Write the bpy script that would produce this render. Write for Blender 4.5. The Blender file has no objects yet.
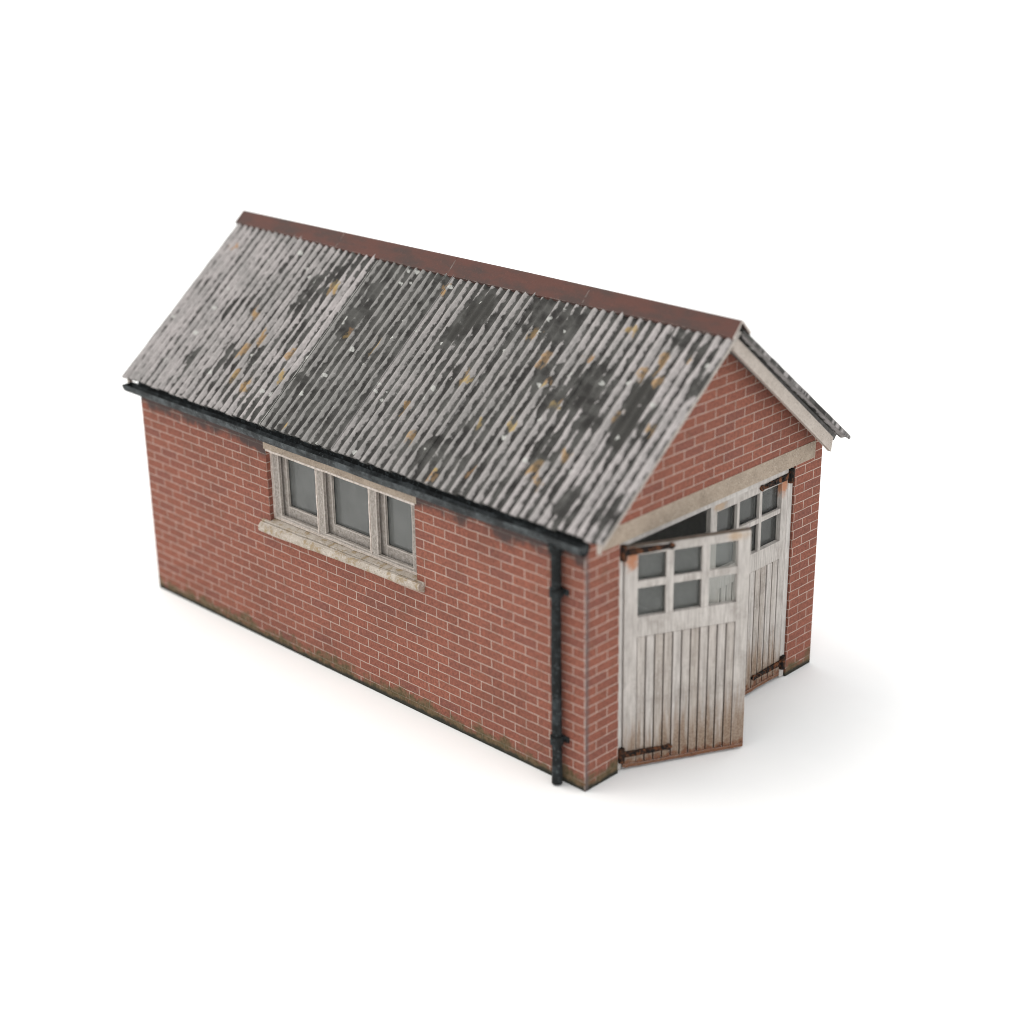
import bpy, bmesh, math, random
from mathutils import Vector, Matrix, noise as mnoise

random.seed(7)
scene = bpy.context.scene
COL = scene.collection

# ------------------------------------------------------------------ sizes (metres of the full-size building)
W, L, T = 3.0, 5.68, 0.12            # width of gable, length of side wall, wall thickness
WALL_TOP, APEX = 2.14, 3.345
OX0, OX1, OZ1 = 0.385, 2.63, 1.985   # garage opening
WY0, WY1, WZ0, WZ1 = 1.86, 3.79, 1.252, 1.925   # side window opening
EX, EZ, RX, RZ = -0.085, 2.185, 1.5, 3.478     # eaves edge and ridge of the sheet surface
Y0, Y1 = -0.20, 5.85                 # roof front and back

# ------------------------------------------------------------------ node helpers
class NT:
    def __init__(self, name):
        self.m = bpy.data.materials.new(name)
        self.m.use_nodes = True
        self.t = self.m.node_tree
        self.t.nodes.clear()
        self.out = self.t.nodes.new('ShaderNodeOutputMaterial')
    def n(self, typ, **kw):
        nd = self.t.nodes.new(typ)
        for k, v in kw.items():
            setattr(nd, k, v)
        return nd
    def link(self, a, b):
        self.t.links.new(a, b)
    def set(self, sock, v):
        if isinstance(v, bpy.types.NodeSocket):
            self.link(v, sock)
        elif isinstance(v, (tuple, list)) and len(v) == 3 and sock.type == 'RGBA':
            sock.default_value = (*v, 1)
        else:
            sock.default_value = v
    def math(self, op, a, b=0.0, c=0.0, clamp=False):
        nd = self.n('ShaderNodeMath', operation=op, use_clamp=clamp)
        for i, v in enumerate((a, b, c)):
            self.set(nd.inputs[i], v)
        return nd.outputs[0]
    def ramp(self, v, lo, hi, a=0.0, b=1.0, smooth=True):
        nd = self.n('ShaderNodeMapRange', interpolation_type='SMOOTHSTEP' if smooth else 'LINEAR')
        nd.clamp = True
        self.set(nd.inputs['Value'], v)
        self.set(nd.inputs['From Min'], lo); self.set(nd.inputs['From Max'], hi)
        self.set(nd.inputs['To Min'], a); self.set(nd.inputs['To Max'], b)
        return nd.outputs['Result']
    def mix(self, f, a, b, mode='MIX'):
        nd = self.n('ShaderNodeMix', data_type='RGBA', blend_type=mode)
        self.set(nd.inputs['Factor'], f)
        self.set(nd.inputs['A'] if False else nd.inputs[6], a)
        self.set(nd.inputs[7], b)
        return nd.outputs[2]
    def colramp(self, v, stops, interp='LINEAR'):
        nd = self.n('ShaderNodeValToRGB')
        cr = nd.color_ramp; cr.interpolation = interp
        while len(cr.elements) < len(stops):
            cr.elements.new(0.5)
        for e, (p, c) in zip(cr.elements, stops):
            e.position = p; e.color = (*c, 1)
        self.set(nd.inputs[0], v)
        return nd.outputs[0]
    def obj(self):
        return self.n('ShaderNodeTexCoord').outputs['Object']
    def uv(self):
        return self.n('ShaderNodeTexCoord').outputs['UV']
    def sep(self, v):
        nd = self.n('ShaderNodeSeparateXYZ'); self.link(v, nd.inputs[0]); return nd.outputs
    def comb(self, x, y, z=0.0):
        nd = self.n('ShaderNodeCombineXYZ')
        for i, v in enumerate((x, y, z)):
            self.set(nd.inputs[i], v)
        return nd.outputs[0]
    def scale(self, v, s):
        nd = self.n('ShaderNodeVectorMath', operation='MULTIPLY')
        self.link(v, nd.inputs[0]); nd.inputs[1].default_value = s if isinstance(s, tuple) else (s, s, s)
        return nd.outputs[0]
    def add(self, v, s):
        nd = self.n('ShaderNodeVectorMath', operation='ADD')
        self.set(nd.inputs[0], v); self.set(nd.inputs[1], s)
        return nd.outputs[0]
    def noise(self, v, sc, detail=4.0, rough=0.6):
        nd = self.n('ShaderNodeTexNoise')
        self.link(v, nd.inputs['Vector'])
        nd.inputs['Scale'].default_value = sc
        nd.inputs['Detail'].default_value = detail
        nd.inputs['Roughness'].default_value = rough
        return nd.outputs[0]
    def noisecol(self, v, sc, detail=2.0):
        nd = self.n('ShaderNodeTexNoise')
        self.link(v, nd.inputs['Vector']); nd.inputs['Scale'].default_value = sc
        nd.inputs['Detail'].default_value = detail
        return nd.outputs[1]
    def edge(self, radius):
        """worn arris: where the bevelled normal differs from the flat one"""
        bv = self.n('ShaderNodeBevel', samples=4); bv.inputs['Radius'].default_value = radius
        g = self.n('ShaderNodeNewGeometry')
        d = self.n('ShaderNodeVectorMath', operation='DOT_PRODUCT')
        self.link(bv.outputs[0], d.inputs[0]); self.link(g.outputs['True Normal'], d.inputs[1])
        return self.ramp(self.math('SUBTRACT', 1.0, d.outputs['Value']), 0.02, 0.2)
    def finish(self, color, rough=0.8, bump=None, dist=0.004, strength=0.6, spec=0.3, metal=0.0, gain=.93):
        p = self.n('ShaderNodeBsdfPrincipled')
        self.set(p.inputs['Base Color'], color)
        if gain != 1.0:
            self.set(p.inputs['Base Color'], self.mix(1.0, color, (gain, gain, gain), 'MULTIPLY'))
        self.set(p.inputs['Roughness'], rough)
        p.inputs['Specular IOR Level'].default_value = spec
        p.inputs['Metallic'].default_value = metal
        if bump is not None:
            b = self.n('ShaderNodeBump'); b.inputs['Distance'].default_value = dist
            b.inputs['Strength'].default_value = strength
            self.link(bump, b.inputs['Height']); self.link(b.outputs[0], p.inputs['Normal'])
        self.link(p.outputs[0], self.out.inputs['Surface'])
        return self.m

# ------------------------------------------------------------------ materials
def mat_brick():
    g = NT('red_brick')
    uv = g.uv(); ob = g.obj(); x, y, z = g.sep(ob)
    wob = g.noisecol(ob, 9.0, 2.0)
    wv = g.scale(g.add(wob, (-0.5, -0.5, -0.5)), 0.010)
    vec = g.add(uv, wv)
    b = g.n('ShaderNodeTexBrick'); b.offset = 0.5; b.offset_frequency = 2; b.squash = 1.0
    g.link(vec, b.inputs['Vector'])
    b.inputs['Color1'].default_value = (0, 0, 0, 1); b.inputs['Color2'].default_value = (1, 1, 1, 1)
    b.inputs['Mortar'].default_value = (0.5, 0.5, 0.5, 1)
    b.inputs['Scale'].default_value = 1.0
    b.inputs['Mortar Size'].default_value = 0.0046; b.inputs['Mortar Smooth'].default_value = 0.35
    b.inputs['Bias'].default_value = 0.0
    b.inputs['Brick Width'].default_value = 0.252; b.inputs['Row Height'].default_value = 0.0815
    tint = g.colramp(b.outputs['Color'], [(0.0, (.212, .084, .064)), (0.2, (.232, .088, .063)), (0.5, (.246, .091, .063)),
                                          (0.75, (.244, .094, .066)), (1.0, (.266, .100, .069))])
    # blotches of darker and browner firing, and fine grain
    n1 = g.noise(ob, 1.6, 5, .65); n2 = g.noise(ob, 40.0, 4, .75); n3 = g.noise(ob, 7.0, 4, .6)
    c = g.mix(g.ramp(n1, .44, .70, 0, .55), tint, g.mix(1.0, tint, (.70, .76, .78), 'MULTIPLY'))
    c = g.mix(g.ramp(n3, .55, .75, 0, .5), c, (.175, .085, .055))
    c = g.mix(1.0, c, g.colramp(n2, [(.28, (.55, .56, .58)), (.72, (1.42, 1.36, 1.30))]), 'MULTIPLY')
    mort = g.mix(g.ramp(n3, .35, .7), (.50, .385, .325), (.36, .265, .22))
    c = g.mix(b.outputs['Fac'], c, mort)
    # green-brown moss with a ragged upper edge along the foot, a near-black uneven band at the very bottom
    mo = g.noise(ob, 5.5, 5, .7)
    hgt = g.math('ADD', z, g.math('MULTIPLY', g.math('SUBTRACT', mo, .5), -.62))
    c = g.mix(g.ramp(hgt, .165, .05, 0, .85), c, g.mix(g.ramp(g.noise(ob, 20, 3), .35, .65), (.066, .064, .028), (.140, .104, .058)))
    hg2 = g.math('ADD', z, g.math('MULTIPLY', g.math('SUBTRACT', g.noise(ob, 9, 3), .5), .07))
    c = g.mix(g.ramp(hg2, .055, .02, 0, .92), c, (.022, .025, .020))
    # soot smears left by the leaking gutter: ragged blotches of their own on the long wall
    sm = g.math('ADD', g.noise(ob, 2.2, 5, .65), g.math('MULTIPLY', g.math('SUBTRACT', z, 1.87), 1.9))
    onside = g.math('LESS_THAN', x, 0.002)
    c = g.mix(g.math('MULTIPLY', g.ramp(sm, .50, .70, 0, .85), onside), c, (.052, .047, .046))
    # bare worn card along the folded corner: pale line on the long side, grey strip on the gable side
    wn = g.noise(ob, 22, 3)
    pale = g.math('MULTIPLY', g.math('MULTIPLY', onside, g.math('LESS_THAN', y, .014)), g.ramp(wn, .36, .60, 0, .85))
    c = g.mix(pale, c, (.46, .37, .33))
    onfront = g.math('LESS_THAN', y, 0.002)
    strip = g.math('MULTIPLY', g.math('MULTIPLY', onfront, g.ramp(x, .055, .02)), g.ramp(wn, .3, .6, .35, .8))
    c = g.mix(strip, c, (.105, .090, .090))
    hb = g.math('ADD', g.math('MULTIPLY', b.outputs['Fac'], -.8), g.math('MULTIPLY', n2, .5))
    return g.finish(c, .86, hb, .004, .45, .2)

def mat_plain(name, a, b, sc=30, rough=.85, bump=.003, streak=None, spec=.25):
    g = NT(name); ob = g.obj()
    v = g.scale(ob, streak) if streak else ob
    n = g.noise(v, sc, 5, .7)
    c = g.mix(g.ramp(n, .3, .7), a, b)
    return g.finish(c, rough, n, bump, .5, spec, gain=1.0)

def mat_concrete(name, base, dark, light, lichen=0.0):
    g = NT(name); ob = g.obj()
    n = g.noise(ob, 6, 5, .65); f = g.noise(ob, 60, 3, .75); s = g.noise(ob, 95, 2, .5)
    c = g.mix(g.ramp(n, .3, .72), base, dark)
    c = g.mix(g.ramp(f, .5, .72, 0, .75), c, light)
    c = g.mix(g.ramp(s, .58, .68, 0, .6), c, tuple(v * .45 for v in dark))
    if lichen:
        ln = g.noise(ob, 12.0, 5, .68)
        c = g.mix(g.ramp(ln, .50, .62, 0, lichen), c, (.29, .205, .105))
    e = g.edge(.018)
    c = g.mix(g.math('MULTIPLY', e, g.ramp(g.noise(ob, 30, 3), .35, .6, .1, .75)), c, light)
    return g.finish(c, .9, f, .005, .6, .2)

def mat_windowwood():
    g = NT('weathered_window_paint'); ob = g.obj()
    st = g.noise(g.scale(ob, (1, 1, 1)), 42, 5, .75); n = g.noise(ob, 9, 4)
    c = g.mix(g.ramp(st, .35, .68), (.245, .215, .190), (.43, .39, .352))
    c = g.mix(g.ramp(n, .52, .74, 0, .55), c, (.165, .140, .118))
    sp = g.noise(ob, 85, 2)
    c = g.mix(g.ramp(sp, .62, .70, 0, .8), c, (.055, .045, .040))
    e = g.ramp(g.edge(.022), .05, .5)
    c = g.mix(g.math('MULTIPLY', e, g.ramp(g.noise(ob, 26, 3), .3, .5, .5, 1.0)), c, (.68, .62, .56))
    return g.finish(c, .85, st, .004, .6, .2)

def mat_doorpaint():
    """old white paint: grain, grey scuffs, brown rot and rust rising from the bottom edge"""
    g = NT('old_white_door_paint'); ob = g.obj(); x, y, z = g.sep(ob)
    ax = g.math('ABSOLUTE', x)
    grain = g.noise(g.scale(ob, (26, 26, 1.6)), 2.2, 5, .7)
    n = g.noise(ob, 4.5, 5, .65); fn = g.noise(ob, 55, 3, .7)
    c = g.mix(g.ramp(grain, .32, .66), (.36, .33, .305), (.56, .52, .485))
    c = g.mix(g.ramp(n, .46, .72, 0, .7), c, (.27, .24, .215))
    bi = g.n('ShaderNodeTexWhiteNoise', noise_dimensions='1D'); g.link(g.math('FLOOR', g.math('DIVIDE', g.math('SUBTRACT', ax, .1), .0758)), bi.inputs['W'])
    low = g.math('LESS_THAN', z, 1.148)
    c = g.mix(g.math('MULTIPLY', low, g.ramp(bi.outputs['Value'], .2, 1.0, 0, .55)), c, g.mix(1.0, c, (.70, .64, .58), 'MULTIPLY'))
    c = g.mix(g.ramp(fn, .60, .74, 0, .55), c, (.20, .165, .14))
    c = g.mix(g.ramp(fn, .40, .28, 0, .5), c, (.66, .62, .59))
    # brown streaks
    stv = g.noise(g.scale(ob, (13, 13, .9)), 2.0, 4, .65)
    hs = g.math('ADD', z, g.math('ADD', g.math('MULTIPLY', g.math('SUBTRACT', stv, .5), -1.1), g.math('MULTIPLY', ax, -.16)))
    c = g.mix(g.ramp(hs, .50, .02, 0, .85), c, g.mix(g.ramp(fn, .4, .62), (.175, .100, .055), (.27, .195, .135)))
    hr = g.math('ADD', z, g.math('MULTIPLY', g.math('SUBTRACT', g.noise(ob, 16, 4), .5), -.22))
    rust = g.colramp(g.noise(ob, 30, 4), [(.3, (.055, .022, .013)), (.5, (.20, .082, .038)), (.62, (.13, .05, .03)), (.75, (.46, .34, .27))])
    c = g.mix(g.ramp(hr, .10, .045, 0, .92), c, rust)
    # orange rust run under each upper hinge
    dx = g.math('SUBTRACT', ax, .05); dz = g.math('SUBTRACT', z, 1.83)
    d = g.math('SQRT', g.math('ADD', g.math('MULTIPLY', dx, g.math('MULTIPLY', dx, 2.2)), g.math('MULTIPLY', g.math('MULTIPLY', dz, dz), .55)))
    d = g.math('ADD', d, g.math('MULTIPLY', g.math('SUBTRACT', g.noise(ob, 18, 5, .7), .5), .17))
    c = g.mix(g.ramp(d, .11, .035, 0, .9), c, g.mix(g.noise(ob, 40, 2), (.36, .115, .042), (.46, .22, .115)))
    # tan scuff at the free top corner
    dx = g.math('SUBTRACT', ax, .93); dz = g.math('SUBTRACT', z, 1.89)
    d = g.math('SQRT', g.math('ADD', g.math('MULTIPLY', dx, g.math('MULTIPLY', dx, .35)), g.math('MULTIPLY', dz, dz)))
    d = g.math('ADD', d, g.math('MULTIPLY', g.math('SUBTRACT', g.noise(ob, 12, 4), .5), .12))
    c = g.mix(g.ramp(d, .07, .01, 0, .6), c, (.40, .25, .125))
    e = g.edge(.010)
    c = g.mix(g.math('MULTIPLY', e, g.ramp(fn, .35, .55, .1, .6)), c, (.62, .57, .53))
    return g.finish(c, .75, grain, .004, .5, .3)

def mat_iron():
    g = NT('rusty_black_iron'); ob = g.obj()
    n = g.noise(ob, 22, 5, .7)
    c = g.mix(g.ramp(n, .46, .64), (.012, .010, .009), (.15, .058, .026))
    return g.finish(c, .8, n, .006, .7, .15)

def mat_gutter():
    g = NT('black_gutter_paint'); ob = g.obj()
    n = g.noise(ob, 5, 5, .7); f = g.noise(ob, 40, 4, .7)
    c = g.mix(g.ramp(n, .40, .68), (.026, .029, .030), (.095, .106, .110))
    c = g.mix(g.ramp(f, .60, .74, 0, .7), c, (.22, .25, .26))
    return g.finish(c, .75, f, .006, .6, .2)

def mat_pipe():
    g = NT('black_pipe_paint'); ob = g.obj()
    n = g.noise(ob, 7, 4, .6); f = g.noise(ob, 40, 3)
    c = g.mix(g.ramp(n, .45, .72), (.010, .011, .011), (.034, .040, .042))
    c = g.mix(g.math('MULTIPLY', g.ramp(f, .56, .70), .6), c, (.11, .13, .135))
    return g.finish(c, .7, f, .004, .5, .15)

def mat_sheet():
    """corrugated sheeting: pale ragged crests, black lichen in the troughs, orange and white lichen spots.
    UV: u counts corrugations, v = metres up the slope"""
    g = NT('corrugated_sheeting'); uv = g.uv(); u, v, _ = g.sep(uv)
    P = .095
    y = g.math('MULTIPLY', u, P)                   # metres along the roof
    flat = g.comb(y, v, 0.0)
    jit = g.noise(g.comb(g.math('MULTIPLY', y, 10), g.math('MULTIPLY', v, 5.5), 3.0), 1.0, 3, .6)
    ph = g.math('ADD', u, g.math('MULTIPLY', g.math('SUBTRACT', jit, .5), .34))
    wave = g.math('MULTIPLY_ADD', g.math('COSINE', g.math('MULTIPLY', ph, 2 * math.pi)), .5, .5)
    perrow = g.n('ShaderNodeTexWhiteNoise', noise_dimensions='1D'); g.link(g.math('ROUND', u), perrow.inputs['W'])
    rowv = perrow.outputs['Value']
    rag = g.noise(g.comb(g.math('MULTIPLY', y, 23), g.math('MULTIPLY', v, 14), 7.0), 1.0, 4, .65)
    patch = g.noise(g.comb(g.math('MULTIPLY', y, 1.0), g.math('MULTIPLY', v, 1.0), 5.3), 2.1, 5, .62)
    sheet = g.math('FLOOR', g.math('DIVIDE', g.math('ADD', y, .10), .95))
    sh = g.n('ShaderNodeTexWhiteNoise', noise_dimensions='1D'); g.link(g.math('ADD', sheet, 4.0), sh.inputs['W'])
    zone = g.colramp(g.math('DIVIDE', g.math('ADD', y, .2), 6.05), [(0, (.26,) * 3), (.17, (.32,) * 3), (.28, (.52,) * 3), (.42, (.42,) * 3), (.494, (.34,) * 3),
                     (.497, (.52,) * 3), (.653, (.58,) * 3), (.657, (.24,) * 3), (.78, (.27,) * 3), (.86, (.16,) * 3), (1.0, (.10,) * 3)])
    tone = g.colramp(g.math('DIVIDE', g.math('ADD', y, .2), 6.05), [(0, (0,) * 3), (.16, (.1,) * 3), (.30, (.55,) * 3), (.45, (.45,) * 3), (.494, (.40,) * 3),
                     (.497, (.80,) * 3), (.653, (.85,) * 3), (.657, (.05,) * 3), (.80, (.28,) * 3), (.9, (.15,) * 3), (1.0, (.15,) * 3)])
    thr = g.math('MULTIPLY_ADD', g.math('SUBTRACT', rag, .5), 1.65, zone)
    thr = g.math('MULTIPLY_ADD', g.ramp(patch, .50, .68), .55, thr)
    thr = g.math('MULTIPLY_ADD', g.math('SUBTRACT', rowv, .5), .42, thr)
    thr = g.math('MULTIPLY_ADD', g.ramp(v, 1.6, 2.05), .18, thr)
    # black lichen blots that swallow the crests, each where the roof has one
    wob = g.scale(g.add(g.noisecol(g.comb(g.math('MULTIPLY', y, 15), g.math('MULTIPLY', v, 7), 0.0), 1.0, 4.0), (-.5, -.5, -.5)), .30)
    pos = g.add(flat, wob)
    def field(spots, stretch):
        best = None
        for sy, sv, r in spots:
            d = g.n('ShaderNodeVectorMath', operation='DISTANCE')
            g.link(g.scale(pos, (1.0, stretch, 0.0)), d.inputs[0]); d.inputs[1].default_value = (sy, sv * stretch, 0)
            e = g.math('DIVIDE', d.outputs['Value'], r)
            best = e if best is None else g.math('MINIMUM', best, e)
        return best
    BLOTS = [(2.25, 1.59, .21), (2.36, 1.37, .12), (.74, 1.17, .24), (.25, 1.24, .17), (.17, .96, .20), (.75, .58, .13), (-.14, .26, .16), (.28, .22, .14),
             (.96, 1.01, .14), (-.18, 1.44, .10), (1.78, .25, .15), (1.66, 1.77, .13), (1.29, 1.66, .14), (4.17, 1.54, .16), (4.26, 1.28, .17), (5.12, .41, .09),
             (4.36, .6, .11), (3.53, 1.19, .15), (4.68, .52, .10), (3.66, .52, .11), (1.2, 1.2, .13), (.55, .95, .14)]
    thr = g.math('MULTIPLY_ADD', g.ramp(field(BLOTS, .62), 1.10, .35), .78, thr)
    light = g.ramp(g.math('SUBTRACT', wave, thr), -.17, .17)
    fine = g.noise(g.comb(g.math('MULTIPLY', y, 60), g.math('MULTIPLY', v, 22), 1.0), 1.0, 3, .7)
    mid = g.noise(flat, 3.3, 4, .6)
    lc = g.mix(g.ramp(mid, .38, .66), (.405, .372, .365), (.300, .282, .274))
    lc = g.mix(tone, lc, (.195, .190, .180))
    lc = g.mix(1.0, lc, g.colramp(fine, [(.25, (.72, .72, .72)), (.75, (1.22, 1.22, 1.22))]), 'MULTIPLY')
    dc = g.mix(g.ramp(g.noise(flat, 6, 4), .35, .65), (.034, .032, .030), (.088, .086, .080))
    c = g.mix(light, dc, lc)
    c = g.mix(g.ramp(field(BLOTS[:2] + BLOTS[3:5], .62), .62, .48, 0, .85), c, (.048, .046, .042))
    # white spots
    vo = g.n('ShaderNodeTexVoronoi'); vo.inputs['Scale'].default_value = 9.0
    g.link(g.add(flat, g.scale(g.noisecol(flat, 30), .05)), vo.inputs['Vector'])
    pick = g.sep(vo.outputs['Color'])
    spot = g.math('MULTIPLY', g.ramp(vo.outputs['Distance'], .25, .16), g.math('GREATER_THAN', g.math('ADD', pick[0], g.math('MULTIPLY', tone, .22)), .90))
    c = g.mix(g.math('MULTIPLY', spot, .85), c, (.48, .48, .45))
    # orange and yellow lichen smeared down the crests
    OR = [(4.72, 1.01, .07), (4.42, .81, .065), (4.40, .37, .06), (4.21, .31, .075), (3.85, .48, .05), (3.97, .73, .04), (4.01, 1.5, .05), (3.08, 1.06, .055), (2.32, .56, .055),
          (3.48, 1.08, .045), (4.54, .62, .05), (5.64, 1.64, .05), (3.43, .07, .05), (2.05, .31, .055), (1.91, .98, .065), (1.55, 1.55, .06), (1.3, 1.32, .065), (1.13, 1.16, .05),
          (.90, .97, .055), (.89, 1.46, .05), (.69, 1.78, .05), (.24, 1.56, .07), (.17, 1.39, .05), (.35, 1.42, .06), (1.17, .71, .06), (1.49, .62, .05), (.74, .43, .06),
          (.63, .33, .06), (.54, .58, .065), (.34, 1.03, .05), (-.02, 1.0, .05), (0.0, 1.65, .035), (1.27, .24, .05), (1.61, .08, .05), (2.76, 1.73, .04)]
    hue = g.n('ShaderNodeTexVoronoi'); hue.inputs['Scale'].default_value = 1.6; g.link(flat, hue.inputs['Vector'])
    org = g.math('MULTIPLY', g.ramp(field(OR, .55), .78, .42), g.ramp(rag, .66, .50, .15, 1.0))
    org = g.math('MULTIPLY', org, g.math('MULTIPLY_ADD', light, .5, .5))
    c = g.mix(g.math('MULTIPLY', org, .85), c, g.mix(g.sep(hue.outputs['Color'])[0], (.32, .175, .085), (.37, .265, .10)))
    # sheet laps: one bare pale edge, the others a thin dark joint
    def line(at, wdt):
        return g.math('LESS_THAN', g.math('ABSOLUTE', g.math('SUBTRACT', y, at)), wdt)
    c = g.mix(g.math('MULTIPLY', line(3.742, .006), g.ramp(fine, .3, .5, .4, .95)), c, (.52, .51, .48))
    c = g.mix(g.math('MULTIPLY', line(2.772, .007), .8), c, (.035, .034, .032))
    return g.finish(c, .88, g.math('ADD', fine, g.math('MULTIPLY', light, .8)), .006, .6, .2)

def mat_ridge():
    g = NT('terracotta_ridge'); ob = g.obj(); x, y, z = g.sep(ob)
    n = g.noise(g.scale(ob, (1, .35, 1)), 7, 5, .65); f = g.noise(ob, 45, 3)
    c = g.mix(g.ramp(n, .35, .68), (.092, .036, .027), (.056, .034, .029))
    c = g.mix(g.ramp(f, .55, .75, 0, .5), c, (.125, .050, .037))
    e = g.edge(.012)
    c = g.mix(g.math('MULTIPLY', e, g.ramp(g.noise(ob, 24, 3), .42, .62, 0, .75)), c, (.36, .31, .28))
    return g.finish(c, .75, f, .004, .5, .3)

def mat_glass(name='hazed_pane', d0=.27, d1=.36):
    g = NT(name); ob = g.obj()
    n = g.noise(ob, 6, 4, .6); s = g.noise(ob, 120, 1)
    tr = g.n('ShaderNodeBsdfTransparent'); tr.inputs[0].default_value = (.90, .92, .91, 1)
    df = g.n('ShaderNodeBsdfDiffuse')  # grey film mixed into the pane to stand in for a brighter interior
    g.link(g.mix(g.ramp(s, .66, .74), (.34, .345, .33), (.7, .7, .68)), df.inputs[0])
    gl = g.n('ShaderNodeBsdfGlossy'); gl.inputs['Roughness'].default_value = .12; gl.inputs[0].default_value = (.8, .8, .8, 1)
    m1 = g.n('ShaderNodeMixShader'); g.link(g.ramp(n, .3, .7, d0, d1), m1.inputs[0])
    g.link(tr.outputs[0], m1.inputs[1]); g.link(df.outputs[0], m1.inputs[2])
    fr = g.n('ShaderNodeFresnel'); fr.inputs[0].default_value = 1.35
    m2 = g.n('ShaderNodeMixShader'); g.link(fr.outputs[0], m2.inputs[0])
    g.link(m1.outputs[0], m2.inputs[1]); g.link(gl.outputs[0], m2.inputs[2])
    g.link(m2.outputs[0], g.out.inputs['Surface'])
    return g.m

M = dict(
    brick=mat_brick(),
    card=mat_plain('grey_card', (.48, .475, .46), (.56, .55, .535), 20),
    roofcard=mat_plain('dark_roof_card', (.085, .083, .08), (.16, .155, .15), 24),
    paper=mat_plain('cut_card_edge', (.60, .54, .49), (.36, .32, .29), 40),
    lintel=mat_concrete('lintel_concrete', (.40, .325, .255), (.30, .24, .187), (.53, .455, .375)),
    sill=mat_concrete('sill_stone', (.50, .445, .385), (.34, .285, .23), (.66, .60, .535), .75),
    barge=mat_concrete('bargeboard_paint', (.50, .44, .39), (.40, .345, .30), (.60, .55, .50)),
    wood=mat_windowwood(), door=mat_doorpaint(), iron=mat_iron(), gutter=mat_gutter(), pipe=mat_pipe(),
    sheet=mat_sheet(), ridge=mat_ridge(), glass=mat_glass(), doorglass=mat_glass('clear_pane', .13, .20),
    vergeedge=mat_plain('verge_edge', (.44, .39, .35), (.27, .25, .23), 9),
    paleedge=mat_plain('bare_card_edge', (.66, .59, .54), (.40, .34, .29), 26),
    joint=mat_plain('dirty_joint', (.085, .068, .055), (.16, .13, .105), 20),
    frame=mat_plain('door_frame_paint', (.56, .53, .50), (.40, .37, .345), 14, streak=(2, 2, .5)),
    ground=mat_plain('white_paper', (.90, .90, .895), (.89, .89, .885), 2, .9, .0002),
)

# ------------------------------------------------------------------ mesh helpers
def box(bm, x0, x1, y0, y1, z0, z1, bev=0.0):
    r = bmesh.ops.create_cube(bm, size=1.0)
    vs = r['verts']
    for v in vs:
        v.co = Vector(((x0 + x1) / 2 + v.co.x * (x1 - x0), (y0 + y1) / 2 + v.co.y * (y1 - y0), (z0 + z1) / 2 + v.co.z * (z1 - z0)))
    if bev:
        es = list({e for v in vs for e in v.link_edges})
        bmesh.ops.bevel(bm, geom=es, offset=bev, segments=2, profile=.6, affect='EDGES')

def prism(bm, pts, d):
    """polygon given as 3-D points, extruded by vector d"""
    vs = [bm.verts.new(p) for p in pts]
    f = bm.faces.new(vs)
    r = bmesh.ops.extrude_face_region(bm, geom=[f])
    bmesh.ops.translate(bm, vec=d, verts=[v for v in r['geom'] if isinstance(v, bmesh.types.BMVert)])

def tube(bm, pts, rad, seg=16):
    rings = []
    for i, p in enumerate(pts):
        p = Vector(p)
        a = Vector(pts[max(i - 1, 0)]); b = Vector(pts[min(i + 1, len(pts) - 1)])
        t = (b - a).normalized()
        n = t.cross(Vector((0, 1, 0)) if abs(t.y) < .9 else Vector((1, 0, 0))).normalized(); q = t.cross(n)
        r = rad[i] if isinstance(rad, (list, tuple)) else rad
        rings.append([bm.verts.new(p + n * r * math.cos(2 * math.pi * k / seg) + q * r * math.sin(2 * math.pi * k / seg)) for k in range(seg)])
    for A, B in zip(rings, rings[1:]):
        for k in range(seg):
            bm.faces.new((A[k], A[(k + 1) % seg], B[(k + 1) % seg], B[k]))
    bm.faces.new(rings[0]); bm.faces.new(rings[-1][::-1])

def boxuv(bm):
    lay = bm.loops.layers.uv.verify()
    for f in bm.faces:
        n = f.normal; a = max(range(3), key=lambda i: abs(n[i]))
        for l in f.loops:
            c = l.vert.co
            l[lay].uv = (c.y, c.z) if a == 0 else (c.x, c.z) if a == 1 else (c.x, c.y)

def make(name, bm, mats, parent=None, label=None, smooth=False, uv=True, recalc=True):
    if recalc:
        bmesh.ops.recalc_face_normals(bm, faces=bm.faces)
    bm.normal_update()
    if uv:
        boxuv(bm)
    me = bpy.data.meshes.new(name); bm.to_mesh(me); bm.free()
    for m in (mats if isinstance(mats, (list, tuple)) else [mats]):
        me.materials.append(m)
    if smooth:
        for p in me.polygons:
            p.use_smooth = True
    o = bpy.data.objects.new(name, me); COL.objects.link(o)
    if parent:
        o.parent = parent
    if label:
        o['label'] = label
    return o

def jitter(bm, amp, sc=6.0, seed=0.0):
    """slightly hand-cut edges"""
    for v in bm.verts:
        v.co += amp * mnoise.noise_vector(v.co * sc + Vector((seed, seed, seed)))

# ------------------------------------------------------------------ ground
bm = bmesh.new()
R = 400
vs = [bm.verts.new((x, y, 0)) for x, y in ((-R, -R), (R, -R), (R, R), (-R, R))]
bm.faces.new(vs)
gnd = make('ground', bm, M['ground'])
gnd['kind'] = 'structure'; gnd['label'] = 'plain white surface under the garage'; gnd['category'] = 'ground'

# ------------------------------------------------------------------ the garage
garage = bpy.data.objects.new('brick_garage', None); COL.objects.link(garage)
garage.empty_display_size = .3
garage['label'] = 'red brick garage with corrugated grey roof and one white door ajar'
garage['category'] = 'garage'

def inner_card(bm, test):
    for f in bm.faces:
        if test(f):
            f.material_index = 1

ZB = 0.003
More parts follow.
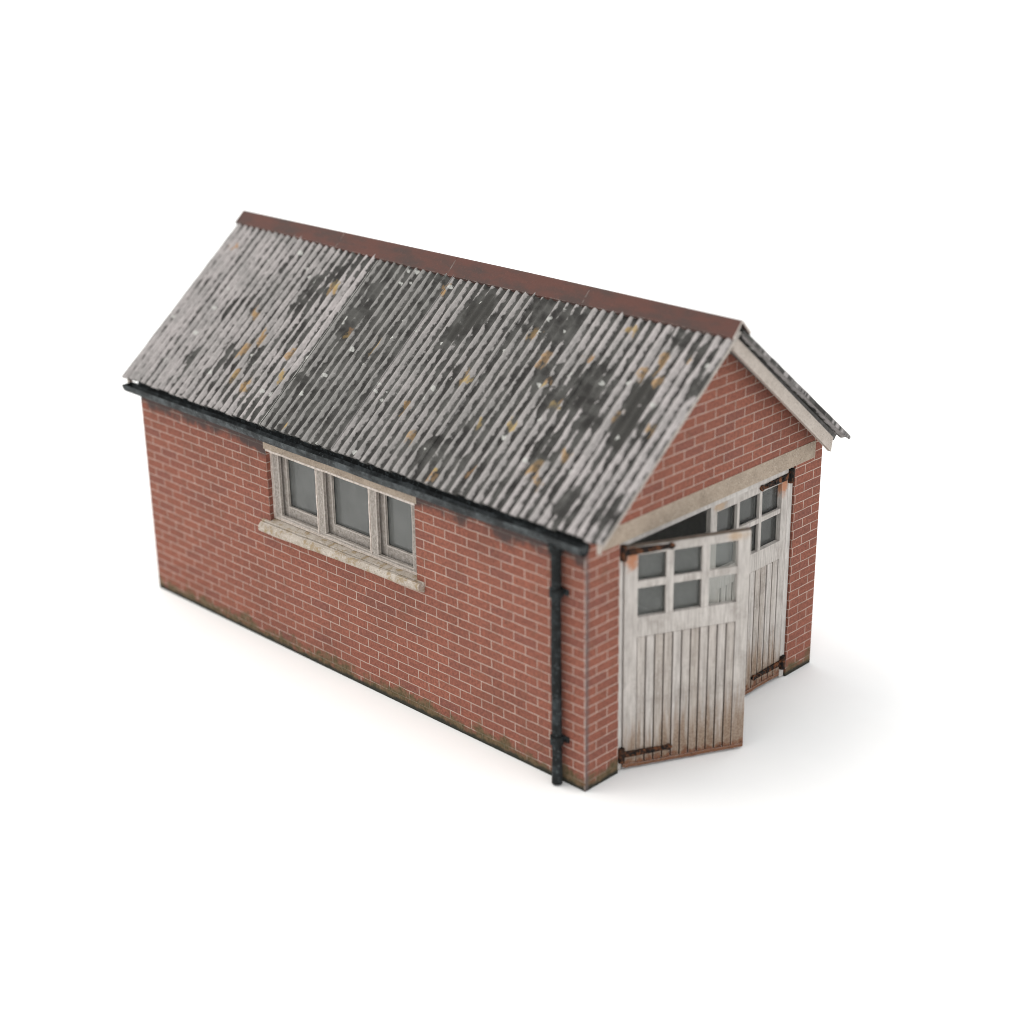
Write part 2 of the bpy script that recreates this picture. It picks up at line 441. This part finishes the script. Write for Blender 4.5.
# front gable wall (concave outline round the opening)
bm = bmesh.new()
prism(bm, [(0, 0, ZB), (OX0, 0, ZB), (OX0, 0, OZ1), (OX1, 0, OZ1), (OX1, 0, ZB), (W, 0, ZB), (W + .012, 0, WALL_TOP), (1.49, 0, APEX), (0, 0, WALL_TOP)], Vector((0, T, 0)))
bmesh.ops.recalc_face_normals(bm, faces=bm.faces); bm.normal_update()
inner_card(bm, lambda f: f.normal.y > .9)
make('gable_wall', bm, [M['brick'], M['card']], garage, 'gable wall with the wide doorway')
# rear gable wall
bm = bmesh.new()
prism(bm, [(0, L, ZB), (W, L, ZB), (W, L, WALL_TOP), (1.49, L, APEX), (0, L, WALL_TOP)], Vector((0, -T, 0)))
bmesh.ops.recalc_face_normals(bm, faces=bm.faces); bm.normal_update()
inner_card(bm, lambda f: f.normal.y < -.9)
make('gable_wall', bm, [M['brick'], M['card']], garage)
# long wall with the window
bm = bmesh.new()
ys = [T, WY0, WY1, L - T]; zs = [ZB, WZ0 - .045, WZ1, WALL_TOP]
g = [[bm.verts.new((0, y, z)) for z in zs] for y in ys]
fs = [bm.faces.new((g[i][j], g[i + 1][j], g[i + 1][j + 1], g[i][j + 1])) for i in range(3) for j in range(3) if (i, j) != (1, 1)]
r = bmesh.ops.extrude_face_region(bm, geom=fs)
bmesh.ops.translate(bm, vec=(T, 0, 0), verts=[v for v in r['geom'] if isinstance(v, bmesh.types.BMVert)])
bmesh.ops.recalc_face_normals(bm, faces=bm.faces); bm.normal_update()
inner_card(bm, lambda f: f.normal.x > .9)
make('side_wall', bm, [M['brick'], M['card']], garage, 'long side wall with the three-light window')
# far long wall
bm = bmesh.new()
box(bm, W - T, W, T, L - T, ZB, WALL_TOP)
bm.normal_update(); inner_card(bm, lambda f: f.normal.x < -.9)
make('side_wall', bm, [M['brick'], M['card']], garage)

# ------------------------------------------------------------------ window in the long wall
FX = .052
win = None
bm = bmesh.new()
D = .034
box(bm, FX, FX + D, WY1 - .100, WY1 - .002, WZ0 + .004, WZ1 - .002, .004)
box(bm, FX, FX + D, WY0 + .002, WY0 + .10, WZ0 + .004, WZ1 - .002, .004)
box(bm, FX + .001, FX + D - .001, WY0 + .10, WY1 - .100, WZ0 + .004, WZ0 + .048, .004)
box(bm, FX + .001, FX + D - .001, WY0 + .10, WY1 - .100, WZ1 - .034, WZ1 - .002, .004)
bmesh.ops.subdivide_edges(bm, edges=[e for e in bm.edges if e.calc_length() > .3], cuts=10)
jitter(bm, .004, 7)
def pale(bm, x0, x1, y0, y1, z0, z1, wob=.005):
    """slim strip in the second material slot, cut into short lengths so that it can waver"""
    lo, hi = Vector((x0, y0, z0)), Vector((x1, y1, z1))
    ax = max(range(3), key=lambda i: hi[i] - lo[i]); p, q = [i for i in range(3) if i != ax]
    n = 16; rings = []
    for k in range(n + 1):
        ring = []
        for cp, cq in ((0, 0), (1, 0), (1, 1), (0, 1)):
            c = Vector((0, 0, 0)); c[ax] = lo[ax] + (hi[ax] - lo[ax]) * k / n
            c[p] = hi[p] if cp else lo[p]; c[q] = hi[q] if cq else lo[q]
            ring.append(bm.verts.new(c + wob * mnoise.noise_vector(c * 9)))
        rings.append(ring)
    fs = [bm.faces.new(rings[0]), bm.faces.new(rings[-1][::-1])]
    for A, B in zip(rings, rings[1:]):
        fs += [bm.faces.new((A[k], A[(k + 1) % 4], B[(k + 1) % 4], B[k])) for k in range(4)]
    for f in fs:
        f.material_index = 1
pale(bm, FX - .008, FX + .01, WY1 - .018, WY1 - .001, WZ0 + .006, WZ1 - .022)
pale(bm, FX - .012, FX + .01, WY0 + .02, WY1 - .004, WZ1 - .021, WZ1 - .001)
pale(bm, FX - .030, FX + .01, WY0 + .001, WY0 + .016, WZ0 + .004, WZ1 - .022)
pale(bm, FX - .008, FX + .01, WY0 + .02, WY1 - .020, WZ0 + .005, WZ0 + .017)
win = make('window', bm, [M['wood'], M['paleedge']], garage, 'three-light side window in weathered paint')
for a, b in ((3.075, 3.168), (2.388, 2.478)):
    bm = bmesh.new(); box(bm, FX - .004, FX + D - .002, a, b, WZ0 + .050, WZ1 - .036, .004)
    bmesh.ops.subdivide_edges(bm, edges=[e for e in bm.edges if e.calc_length() > .3], cuts=8)
    jitter(bm, .004, 7, a)
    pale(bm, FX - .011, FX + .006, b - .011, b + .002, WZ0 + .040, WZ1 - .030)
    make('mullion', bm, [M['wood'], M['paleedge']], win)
SX = FX + D + .022
cells = [(3.168, WY1 - .100), (2.478, 3.075), (WY0 + .10, 2.388)]
for a, b in cells:
    bm = bmesh.new()
    o0, o1, s = a - .035, b + .030, .062
    z0, z1 = WZ0 + .02, WZ1 - .004
    box(bm, SX, SX + .026, o1 - s - .012, o1, z0, z1, .003)
    box(bm, SX, SX + .026, o0, o0 + s * .6, z0, z1, .003)
    box(bm, SX + .001, SX + .025, o0 + s * .6, o1 - s - .012, z0, z0 + .112, .003)
    box(bm, SX + .001, SX + .025, o0 + s * .6, o1 - s - .012, z1 - .04, z1, .003)
    sash = make('sash', bm, M['wood'], win)
    bm = bmesh.new()
    box(bm, SX + .036, SX + .040, o0 + s * .4, o1 - s * .4, z0 + .06, z1 - .01)
    make('pane', bm, M['glass'], win)
# sill: two-step with a rounded nose, a little out of level
bm = bmesh.new()
prof = [(.09, 1.256), (-.018, 1.243), (-.020, 1.216), (-.031, 1.214), (-.033, 1.236), (-.058, 1.228), (-.070, 1.212), (-.072, 1.185), (-.062, 1.165), (-.045, 1.158), (-.004, 1.158), (-.003, 1.21), (.09, 1.21), ]
n = 40; rings = []
for i in range(n + 1):
    y = 1.772 + (3.888 - 1.772) * i / n
    tilt = .030 * (1 - 2 * i / n)
    yy = y
    rings.append([bm.verts.new((x + .005 * mnoise.noise(Vector((y * 5, x * 30, 0))), yy, z + tilt * min(1, max(0, -x / .06)) + .006 * mnoise.noise(Vector((y * 4, 3, z * 20))))) for x, z in prof])
for A, B in zip(rings, rings[1:]):
    for k in range(len(prof)):
        bm.faces.new((A[k], A[(k + 1) % len(prof)], B[(k + 1) % len(prof)], B[k]))
bm.faces.new(rings[0]); bm.faces.new(rings[-1][::-1])
make('sill', bm, M['sill'], win)

# lintels
bm = bmesh.new(); box(bm, -.004, .05, 1.835, 3.815, WZ1, 2.052, .002)
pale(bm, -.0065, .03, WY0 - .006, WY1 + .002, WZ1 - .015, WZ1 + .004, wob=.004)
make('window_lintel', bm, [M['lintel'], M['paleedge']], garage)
bm = bmesh.new(); box(bm, .20, 2.905, -.004, .05, OZ1, 2.138, .002)
make('door_lintel', bm, M['lintel'], garage)

# ------------------------------------------------------------------ door frame
FY = .018
bm = bmesh.new()
box(bm, OX0 + .002, OX0 + .066, FY, FY + .07, .01, OZ1 - .002, .004)
box(bm, OX1 - .066, OX1 - .004, FY, FY + .07, .01, OZ1 - .002, .004)
box(bm, OX0 + .066, OX1 - .066, FY + .001, FY + .069, OZ1 - .052, OZ1 - .003, .004)
make('door_frame', bm, M['frame'], garage)

# ------------------------------------------------------------------ doors
def make_door(loc, rotz, sgn, label, st=.100, bw=.062, rw=.060, wd=1.04, ht=1.915):
    """leaf in its own coordinates: hinge at x=0, leaf runs towards sgn*x, outer face at y=0, thickness into +y"""
    def B(bm, s0, s1, y0, y1, z0, z1, bev=.003):
        a, b = sorted((sgn * s0, sgn * s1)); box(bm, a, b, y0, y1, z0, z1, bev)
    th = .046
    zr0, zr1 = 1.150, 1.318          # lock rail
    zt = ht - .072                   # underside of top rail
    bm = bmesh.new()
    B(bm, -0.008, st, 0, th, .012, ht)
    B(bm, wd - st - .006, wd, 0, th, .012, ht)
    B(bm, st, wd - st - .006, .001, th - .001, zr0, zr1)
    B(bm, st, wd - st - .006, .001, th - .001, zt, ht - .001)
    door = make('door', bm, M['door'], garage, label)
    door.location = loc; door.rotation_euler = (0, 0, rotz)
    # match-boarded lower panel: boards with open V joints over a backing
    bm = bmesh.new()
    x0, x1 = st, wd - st - .006
    nb = 11; w = (x1 - x0) / nb
    for k in range(nb):
        dz = random.uniform(-.003, .003)
        B(bm, x0 + k * w + .0065, x0 + (k + 1) * w - .0065, .004 + random.uniform(0, .004), th - .012, .022 + max(dz, -.006), zr0 - .004, .004)
    bm2 = bm
    a, b = sorted((sgn * x0, sgn * x1))
    pale(bm2, a, b, th - .010, th - .002, .030, zr0 - .002, wob=0)
    make('board_panel', bm2, [M['door'], M['joint']], door)
    bm = bmesh.new(); B(bm, .006, wd - .002, -.003, .012, .010, .040, .003)
    bmesh.ops.subdivide_edges(bm, edges=[e for e in bm.edges if e.calc_length() > .3], cuts=20)
    jitter(bm, .006, 14)
    make('bottom_rail', bm, M['door'], door)
    # dirty top edge of the leaf
    bm = bmesh.new(); B(bm, .006, wd - .002, .002, th - .002, ht + .001, ht + .009, .002)
    make('top_edge', bm, M['joint'], door)
    # glazing bars 3 x 2
    bm = bmesh.new()
    cw = (x1 - x0 - 2 * bw) / 3
    for k in (1, 2):
        c = x0 + k * cw + (k - 1) * bw
        B(bm, c, c + bw, .004, .034, zr1, zt, .003)
    zm = (zr1 + zt) / 2 + .012
    for k in range(3):
        c = x0 + k * (cw + bw)
        B(bm, c, c + cw, .005, .033, zm - rw / 2, zm + rw / 2, .003)
    make('glazing_bar', bm, M['door'], door)
    for k in range(3):
        c = x0 + k * (cw + bw)
        for a, b in ((zr1, zm - rw / 2), (zm + rw / 2, zt)):
            bm = bmesh.new(); B(bm, c - .006, c + cw + .006, .050, .053, a - .006, b + .006, 0)
            make('pane', bm, M['doorglass'], door)
    # strap hinges with a knuckle
    for zc, ln, hh in ((ht - .030, .40, .028), (.135, .41, .026)):
        bm = bmesh.new()
        pts = [(-.02, hh), (ln * .55, hh * .8), (ln * .86, hh * .6), (ln * .93, hh * 1.05), (ln, hh * .2)]
        poly = [(sgn * s, -.016, zc + h) for s, h in pts] + [(sgn * s, -.016, zc - h) for s, h in reversed(pts)]
        prism(bm, poly, Vector((0, .0145, 0)))
        tube(bm, [(sgn * -.025, -.014, zc - .062), (sgn * -.025, -.014, zc + .062)], .026, 12)
        for s in (.09, .20, .31):
            tube(bm, [(sgn * s, -.024, zc), (sgn * s, -.014, zc)], .010, 8)
        make('strap_hinge', bm, M['iron'], door)
    return door

make_door((OX0 + .0675, -.004, .012), -math.radians(27.7), 1, 'left door leaf standing ajar, swung outward')
make_door((OX1 - .070, FY + .004, .022), 0.0, -1, 'right door leaf, closed', st=.078, bw=.036, rw=.042)

# ------------------------------------------------------------------ roof
slope = math.atan2(RZ - EZ, RX - EX); SL = math.hypot(RZ - EZ, RX - EX)
def roofpt(side, s, y, h=0.0):
    """side -1 = near slope, +1 = far slope; s metres up from the eaves edge, h above the surface"""
    x = EX + s * math.cos(slope) - h * math.sin(slope); z = EZ + s * math.sin(slope) + h * math.cos(slope)
    return Vector((x if side < 0 else 2 * RX - x, y, z))
# card base of the roof: an inverted V under the sheeting
bm = bmesh.new()
def pp(side, s, h):
    p = roofpt(side, s, 0, h); return (p.x, -.135, p.z)
h0, h1 = -.045, -.098
top = SL - abs(h0) * math.tan(slope) * 0
def apexz(h):
    return EZ + (RX - EX) * math.tan(slope) + h / math.cos(slope)
pts = [pp(-1, .065, h0), (RX, -.135, apexz(h0)), pp(1, .065, h0), pp(1, .065, h1), (RX, -.135, apexz(h1)), pp(-1, .065, h1)]
prism(bm, pts, Vector((0, 5.80 + .135, 0)))
roof = make('roof', bm, M['roofcard'], garage)

P = .095
seams = [Y0 - .028, .86, 1.82, 2.79, 3.76, 4.80, Y1]
def sheet_mesh(side, ya, yb, lift):
    bm = bmesh.new(); lay = bm.loops.layers.uv.verify()
    ny = max(4, int(round((yb - ya) / P * 10))); ns = 36
    top, bot, uvs = [], [], {}
    rnd = random.Random(int(ya * 100) + side)
    endj = [rnd.uniform(-.010, .010) for _ in range(200)]
    for i in range(ny + 1):
        y = ya + (yb - ya) * i / ny
        rt, rb = [], []
        for j in range(ns + 1):
            ph = y / P
            k = int(round(ph))
            s0 = 0.0 + (endj[k % 200] if j == 0 else 0)
            s = s0 + (SL - .004) * j / ns if j else s0
            wv = mnoise.noise(Vector((y * 10, s * 5.5, 3 + side)))
            d = .013 * math.cos(2 * math.pi * (ph + .07 * wv)) + .003 * mnoise.noise(Vector((y * 20, s * 9, side)))
            lf = lift * (1 - (y - ya) / (yb - ya))      # front edge laps over its neighbour
            v = bm.verts.new(roofpt(side, s, y, d + lf)); uvs[v] = (ph, s); rt.append(v)
            v = bm.verts.new(roofpt(side, s + (.006 if j == 0 else 0), y, d * .6 - .034 + lf)); uvs[v] = (ph, s); rb.append(v)
        top.append(rt); bot.append(rb)
    for i in range(ny):
        for j in range(ns):
            bm.faces.new((top[i][j], top[i + 1][j], top[i + 1][j + 1], top[i][j + 1]))
            bm.faces.new((bot[i][j], bot[i][j + 1], bot[i + 1][j + 1], bot[i + 1][j]))
        bm.faces.new((top[i][0], bot[i][0], bot[i + 1][0], top[i + 1][0]))
        bm.faces.new((top[i][ns], top[i + 1][ns], bot[i + 1][ns], bot[i][ns]))
    for j in range(ns):
        f = bm.faces.new((top[0][j], top[0][j + 1], bot[0][j + 1], bot[0][j]))
        if ya < 0 and side < 0: f.material_index = 1
        bm.faces.new((top[ny][j], bot[ny][j], bot[ny][j + 1], top[ny][j + 1]))
    for f in bm.faces:
        for l in f.loops:
            u, v = uvs[l.vert]
            l[lay].uv = (u + (0 if side < 0 else 331), v)
    return bm
for side in (-1, 1):
    for k in range(6):
        ya, yb = seams[k], seams[k + 1]
        lift = 0.0 if k == 0 else .010
        o = make('corrugated_sheet', sheet_mesh(side, ya - (0 if k == 0 else .03), yb, lift), [M['sheet'], M['vergeedge']], roof, uv=False, smooth=True)
        # keep the cut ends crisp
        md = o.modifiers.new('edge', 'EDGE_SPLIT'); md.split_angle = math.radians(50)

# ridge tiles: folded cap with thickness, four lengths
rt = [Y0 - .036, 1.285, 2.838, 4.332, Y1 + .008]
for a, b in zip(rt, rt[1:]):
    bm = bmesh.new()
    N = 24; rings = []
    for i in range(N + 1):
        y = a + .001 + (b - a - .002) * i / N
        sag = -.018 * max(0, (y - 2.0) / 3.8)
        bow = .040 * math.exp(-((y - 2.9) / 2.0) ** 2)
        hw = .112 + bow * .75 + .003 * mnoise.noise(Vector((y * 4, 0, 0)))
        tl = math.tan(slope)
        ap = RZ + .046 + sag
        hem = RZ - hw * tl + .026
        outer = [(-hw, hem), (-hw * .45, hem + (ap - hem) * .57), (-.014, ap - .006), (0, ap), (.014, ap - .006), (hw * .45, hem + (ap - hem) * .57), (hw, hem)]
        inner = [(x * .93, z - .022) for x, z in reversed(outer)]
        rings.append([bm.verts.new((RX + x, y, z)) for x, z in outer + inner])
    m = len(rings[0])
    for A, B in zip(rings, rings[1:]):
        for k in range(m):
            bm.faces.new((A[k], A[(k + 1) % m], B[(k + 1) % m], B[k]))
    h = m // 2
    for ring in (rings[0], rings[-1]):
        outer_end = (ring is rings[0] and a == rt[0]) or (ring is rings[-1] and b == rt[-1])
        for k in range(h - 1):
            f = bm.faces.new((ring[k], ring[k + 1], ring[m - 2 - k], ring[m - 1 - k]))
            f.material_index = 1 if outer_end else 0
    make('ridge_tile', bm, [M['ridge'], M['paper']], roof)

# bargeboards under the verge, front and back (each a pair of mitred boards)
def barge(name, pts, yf, dy):
    bm = bmesh.new()
    prism(bm, [(x, yf, z) for x, z in pts], Vector((0, dy, 0)))
    es = [e for e in bm.edges if e.calc_length() > .5]
    bmesh.ops.subdivide_edges(bm, edges=es, cuts=24, use_grid_fill=True)
    return make('bargeboard', bm, M['barge'], roof)
HB = .122
for yf, dy in ((-.172, .036), (5.80 + .002, .036)):
    barge('l', [(-.03, 2.075), (.03, 2.15), (1.482, 3.318), (1.482, 3.283 + HB), (-.03, 2.072 + HB)], yf, dy)
    barge('r', [(1.4835, 3.283), (2.885, 2.082), (2.905, 2.082 + HB), (1.4835, 3.283 + HB)], yf, dy)
# soffit strips closing the space between bargeboard and wall
for yf, dy in ((-.1355, .1345), (L + .001, .120)):
    for p in ([(.0, 2.15), (1.482, 3.338), (1.482, 3.366), (0, 2.178)], [(1.484, 3.338), (2.93, 2.15), (2.93, 2.178), (1.484, 3.366)]):
        bm = bmesh.new(); prism(bm, [(x, yf, z) for x, z in p], Vector((0, dy, 0)))
        make('soffit', bm, M['roofcard'], roof)

# ------------------------------------------------------------------ gutter and downpipe
bm = bmesh.new(); box(bm, -.014, -.001, .002, L - .002, 2.056, 2.150)  # dark strip behind the gutter, painting in the shadow gap under the sheets
make('eaves_shade_strip', bm, M['pipe'], garage)
bm = bmesh.new()
cx, cz, ro, ri = -.062, 2.118, .060, .050
yb, ye = -.046, 5.79
N = 60; rings = []
for i in range(N + 1):
    y = yb + (ye - yb) * i / N
    dz = .010 * mnoise.noise(Vector((y * 1.3, 0, 0))) - .012 * math.exp(-((y - 2.6) / 1.6) ** 2)
    ring = []
    for k in range(13):
        a = math.pi + math.pi * k / 12
        ring.append((cx + ro * math.cos(a), cz + 1.35 * ro * math.sin(a)))
    for k in range(13):
        a = 2 * math.pi - math.pi * k / 12
        ring.append((cx + ri * math.cos(a), cz + 1.3 * ri * math.sin(a) + .0))
    rings.append([bm.verts.new((x + .002 * mnoise.noise(Vector((y * 6, z * 20, 0))), y, z + dz)) for x, z in ring])
m = 26
for A, B in zip(rings, rings[1:]):
    for k in range(m):
        bm.faces.new((A[k], A[(k + 1) % m], B[(k + 1) % m], B[k]))
# stop ends: solid half discs
for ring in (rings[0], rings[-1]):
    bm.faces.new(ring[:13]); 
    for k in range(12):
        bm.faces.new((ring[k], ring[k + 1], ring[24 - k], ring[25 - k]))
bmesh.ops.remove_doubles(bm, verts=bm.verts, dist=1e-5)
o = make('gutter', bm, M['gutter'], garage, smooth=True)
md = o.modifiers.new('edge', 'EDGE_SPLIT'); md.split_angle = math.radians(40)

PX, PY = -.060, .243
bm = bmesh.new()
tube(bm, [(PX + .003 * math.sin(z * 3), PY + .004 * math.sin(z * 2.1), z) for z in [2.055 - .0851 * i for i in range(25)]], .041, 20)
jitter(bm, .004, 9)
tube(bm, [(PX, PY, z) for z in (2.06, 2.0, 1.975)], [.062, .056, .043], 20)
pipe = make('downpipe', bm, M['pipe'], garage, smooth=True)
md = pipe.modifiers.new('edge', 'EDGE_SPLIT'); md.split_angle = math.radians(40)
for z in (1.66, .40):
    bm = bmesh.new()
    tube(bm, [(PX, PY, z - .034), (PX, PY, z + .034)], .054, 20)
    box(bm, -.020, -.001, PY - .082, PY + .082, z - .024, z + .024, .004)
    make('pipe_bracket', bm, M['pipe'], pipe)

# ------------------------------------------------------------------ light: white product tent
wd = bpy.data.worlds.new('World'); scene.world = wd; wd.use_nodes = True
bg = wd.node_tree.nodes['Background']
bg.inputs[0].default_value = (.985, .995, 1.0, 1); bg.inputs[1].default_value = 1.26

def area(name, loc, target, size, power, col=(1, 1, 1)):
    l = bpy.data.lights.new(name, 'AREA'); l.shape = 'SQUARE'; l.size = size; l.energy = power; l.color = col
    o = bpy.data.objects.new(name, l); COL.objects.link(o)
    o.location = loc
    o.rotation_euler = (Vector(target) - Vector(loc)).to_track_quat('-Z', 'Y').to_euler()
    return o
area('softbox', (-6, 16, 34), (0.5, 2.5, 1), 22, 6600, (1.0, .955, .89))

# ------------------------------------------------------------------ camera
cam = bpy.data.cameras.new('camera'); co = bpy.data.objects.new('camera', cam); COL.objects.link(co)
C = Vector((-8.6504, -7.7575, 7.0831)); yaw, pit, rol = (math.radians(a) for a in (44.534, -22.11, -0.9027))
fw = Vector((math.cos(pit) * math.cos(yaw), math.cos(pit) * math.sin(yaw), math.sin(pit)))
r0 = fw.cross(Vector((0, 0, 1))).normalized(); u0 = r0.cross(fw)
r1 = r0 * math.cos(rol) + u0 * math.sin(rol); u1 = -r0 * math.sin(rol) + u0 * math.cos(rol)
mw = Matrix((r1, u1, -fw)).transposed().to_4x4(); mw.translation = C
co.matrix_world = mw
cam.sensor_width = 36.0; cam.sensor_fit = 'HORIZONTAL'; cam.lens = 1720.84 * 36 / 1024
cam.clip_start = .1; cam.clip_end = 2000
cam.dof.use_dof = True; cam.dof.focus_distance = 14.65; cam.dof.aperture_fstop = .0605 / .23
scene.camera = co

vs = scene.view_settings
vs.view_transform = 'Standard'; vs.look = 'None'; vs.exposure = 0; vs.gamma = 1; vs.use_curve_mapping = False
scene.render.film_transparent = False
scene.cycles.max_bounces = 8; scene.cycles.transparent_max_bounces = 16
scene.cycles.use_denoising = True
scene.cycles.denoiser = 'OPENIMAGEDENOISE'; scene.cycles.denoising_input_passes = 'RGB_ALBEDO_NORMAL'; scene.cycles.denoising_prefilter = 'ACCURATE'
scene.cycles.pixel_filter_type = 'BLACKMAN_HARRIS'; scene.cycles.filter_width = 1.0
